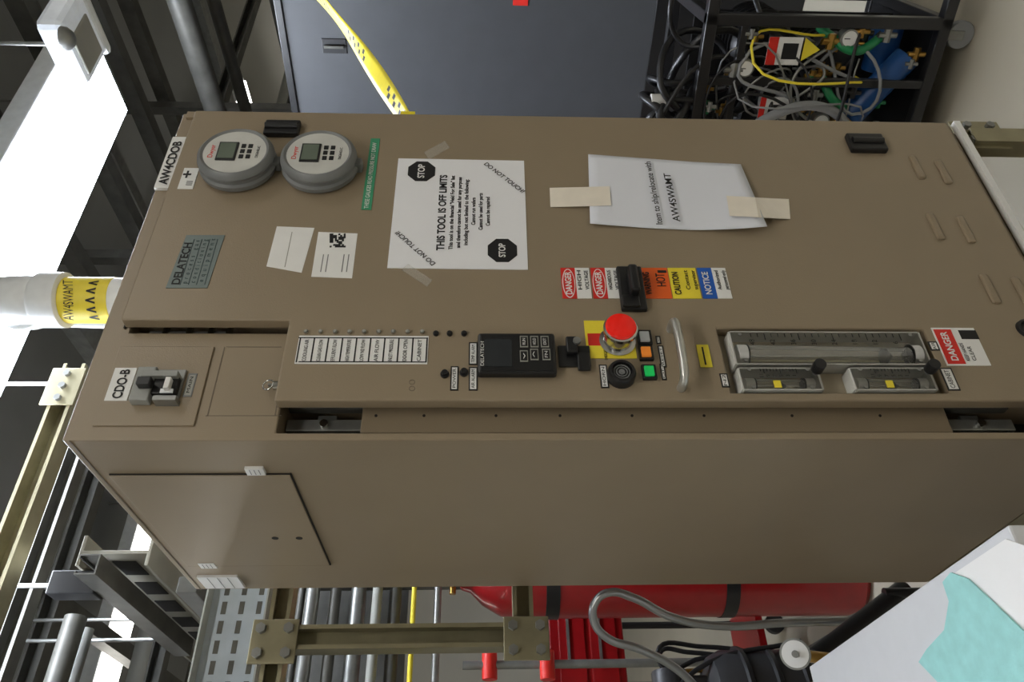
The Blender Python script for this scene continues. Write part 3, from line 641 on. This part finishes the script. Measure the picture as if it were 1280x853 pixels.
# floor pump with dial
g=par('vacuum_pump_with_dial'); p=atD(925,875,1.9)
zt3=1.3-(895-613)/957*1.9
PM=mat('pump_dark_paint',(52,52,54),.4,.2)
lathe('drum',(p.x,p.y,0),(p.x,p.y,zt3),[(0,.10),(.02,.115),(zt3-.05,.115),(zt3-.02,.10),(zt3,.06)],PM,g)
for i in range(5): lathe('rib_%d'%i,(p.x,p.y,zt3-.10-.07*i),(p.x,p.y,zt3),[(0,.115),(.004,.124),(.014,.124),(.018,.115)],BLACK,g)
box('motor_block',(p.x-.09,p.y-.05,zt3-.02),(p.x+.05,p.y+.07,zt3+.06),PM,g,.01); cyl('motor',(p.x-.1,p.y,zt3+.08),(p.x+.07,p.y,zt3+.08),.045,PM,g,28,.006)
random.seed(23)
for i in range(6):
    q_=Vector((p.x+random.uniform(-.08,.05),p.y+random.uniform(-.05,.05),zt3+.05))
    tube('cable_%d'%i,[q_,q_+Vector((random.uniform(-.05,.10),0,random.uniform(.03,.10))),q_+Vector((random.uniform(.03,.12),random.uniform(-.05,.05),random.uniform(-.12,.04))),q_+Vector((random.uniform(.02,.11),-.04,-.3))],.006,(YELLOW if i==1 else BRASS if i==4 else BLACK),g)
q_=atD(994,818,1.55); dirn=(C-q_).normalized()
cyl('dial_rim',q_,q_+dirn*.02,.030,STEEL,g); cyl('dial_face',q_+dirn*.02,q_+dirn*.021,.026,WHITE,g); cyl('dial_hub',q_+dirn*.021,q_+dirn*.026,.007,STEEL,g)
tube('dial_stem',[q_,q_+Vector((.0,.1,-.15)),Vector((p.x,p.y,zt3-.2))],.012,BRASS,g)
# white table
g=par('work_table'); zt_=.75
ec=onZ(1262,661,zt_); ef=onZ(1010,830,zt_)
ex=(ec.x+ef.x)/2
box('top',(-1.5,ec.y,zt_-.03),(ex,ef.y,zt_),TABLE,g,.003); box('skirt',(-1.48,ec.y+.005,.2),(ex-.005,ef.y-.005,zt_-.03),TABLE,g)
for xx in (-1.45,ex-.045):
    for yy in (ec.y+.04,ef.y-.04): box('leg',(xx-.02,yy-.02,0),(xx+.02,yy+.02,.2),STEEL,g)
g=par('paper_sheet')
prism('sheet',[onZ(x,y,zt_+.001) for x,y in ((1192,718),(1258,674),(1330,700),(1300,810))],(0,0,.0008),mat('sheet_white',(240,240,240),.7,var=.01),g)
g=par('cleaning_cloth')
pts=[onZ(x,y,zt_+.003) for x,y in ((1190,716),(1212,724),(1282,790),(1330,850),(1290,900),(1200,880),(1150,828),(1160,812),(1182,788),(1188,752),(1180,728))]
prism('fabric',pts,(0,0,.002),CLOTH,g)
# ---------------- overhead structure -------------
g=par('overhead_strut_grid')
q_=onZ(99,462,2.45)
strut('near_rail',(-3,q_.y,2.45),(q_.x,q_.y,2.45),ZINC,g,.06,(0,-1,0))
strut('near_rail_b',(-3,q_.y+.22,2.5),(q_.x+.1,q_.y+.22,2.5),DSTEEL,g,.05,(0,-1,0))
box('near_bracket',(q_.x-.14,q_.y-.036,2.41),(q_.x-.02,q_.y-.031,2.50),ZINC,g,.001)
for k in range(3): cyl('near_bolt_%d'%k,(q_.x-.12+.04*k,q_.y-.036,2.455),(q_.x-.12+.04*k,q_.y-.046,2.455),.010,STEEL,g,6)
cyl('near_rod',(q_.x-.05,q_.y,2.48),(q_.x-.05,q_.y,CZ),.006,STEEL,g)
for i,yy in enumerate((1.7,2.4,3.2,4.2)): strut('x_rail_%d'%i,(-3,yy,2.74-.12*(i%2)),(5,yy,2.74-.12*(i%2)),DSTEEL,g,.06,(0,-1,0))
for i,xx in enumerate((-2,-1.2,-.8,-.4,.05,.5,1.4,1.75,2.1,2.35,2.6,3.1,3.7)): strut('y_rail_%d'%i,(xx,.2 if xx<1 else -.5,2.95+.1*(i%2)),(xx,6.5,2.95+.1*(i%2)),DSTEEL if i%3 else STEEL,g,.07)
for xx in (-1.6,1.9,3.0):
    for yy in (1.7,3.2): strut('drop',(xx,yy,2.0),(xx,yy,CZ),DSTEEL,g,.05)
g=par('trapeze_hanger'); q_=atD(97,732,1.95)
cyl('rod',(q_.x,q_.y,q_.z),(q_.x,q_.y,CZ),.006,STEEL,g); box('clamp',(q_.x-.03,q_.y-.03,q_.z-.06),(q_.x+.03,q_.y+.03,q_.z+.06),BLACK,g,.004)
strut('bar',(q_.x,q_.y-.15,q_.z-.085),(q_.x,q_.y+.6,q_.z-.085),DSTEEL,g,.05); cyl('rod_b',(q_.x,q_.y+.5,q_.z-.06),(q_.x,q_.y+.5,CZ),.006,STEEL,g)
g=par('overhead_duct')
XD=.2; GP=mat('grey_beige_panel',(150,147,134),.5,.1,.08,6)
box('top_flange',(XD-.03,.95,2.305),(XD+.05,4.5,2.315),GP,g,.002); box('web',(XD,.95,2.14),(XD+.01,4.5,2.31),GP,g,.002); box('bottom_flange',(XD-.03,.95,2.135),(XD+.05,4.5,2.145),GP,g,.002)
for i in range(12):
    y_=1.0+i*.16; box('slot_%d'%i,(XD-.002,y_,2.19),(XD+.001,y_+.10,2.25),DARKIN,g)
for y_ in (1.6,2.9,4.2): cyl('rod',(XD+.03,y_,2.3),(XD+.03,y_,CZ),.006,STEEL,g)
box('lower_rail',(XD-.1,.95,2.0),(XD-.06,4.5,2.05),DSTEEL,g,.002)
g=par('overhead_cable_tray')
for yy in (.0,.30): box('side_rail',(-3,2.0+yy,2.30),(.1,2.01+yy,2.38),STEEL,g)
for i in range(20): box('rung_%d'%i,(-2.95+i*.15,2.01,2.31),(-2.92+i*.15,2.30,2.33),STEEL,g)
g=par('overhead_pipe_run')
for i,(yy,zz,r,m) in enumerate(((1.3,2.45,.03,DSTEEL),(1.42,2.47,.022,STEEL))): cyl('pipe_%d'%i,(-3.5,yy,zz),(.15,yy,zz),r,m,g,24)
for i,(yy,zz,r,m) in enumerate(((2.8,2.85,.05,LG),(3.6,2.5,.06,DSTEEL))): cyl('pipe_b_%d'%i,(-3.5,yy,zz),(5.5,yy,zz),r,m,g,24)
for i,(xx,zz,r,m) in enumerate(((2.5,2.55,.05,DSTEEL),(2.75,2.5,.03,DSTEEL),(3.3,2.35,.06,DSTEEL))): cyl('pipe_y_%d'%i,(xx,-1,zz),(xx,6.5,zz),r,m,g,24)
# ---------------- world -------------
w=bpy.data.worlds.new('world'); sc.world=w; w.use_nodes=True; w.node_tree.nodes['Background'].inputs[0].default_value=(.6,.65,.7,1); w.node_tree.nodes['Background'].inputs[1].default_value=.15
bpy.context.view_layer.update()
for e in groups:
    ch=[o for o in e.children]
    if not ch: continue
    pts=[o.matrix_world@Vector(b) for o in ch for b in o.bound_box]
    mn=Vector([min(p[k] for p in pts) for k in range(3)]); mx=Vector([max(p[k] for p in pts) for k in range(3)])
    e.location=((mn.x+mx.x)/2,(mn.y+mx.y)/2,mn.z)
    inv=Matrix.Translation(e.location).inverted()
    for o in ch: o.matrix_parent_inverse=inv
bpy.context.view_layer.update()
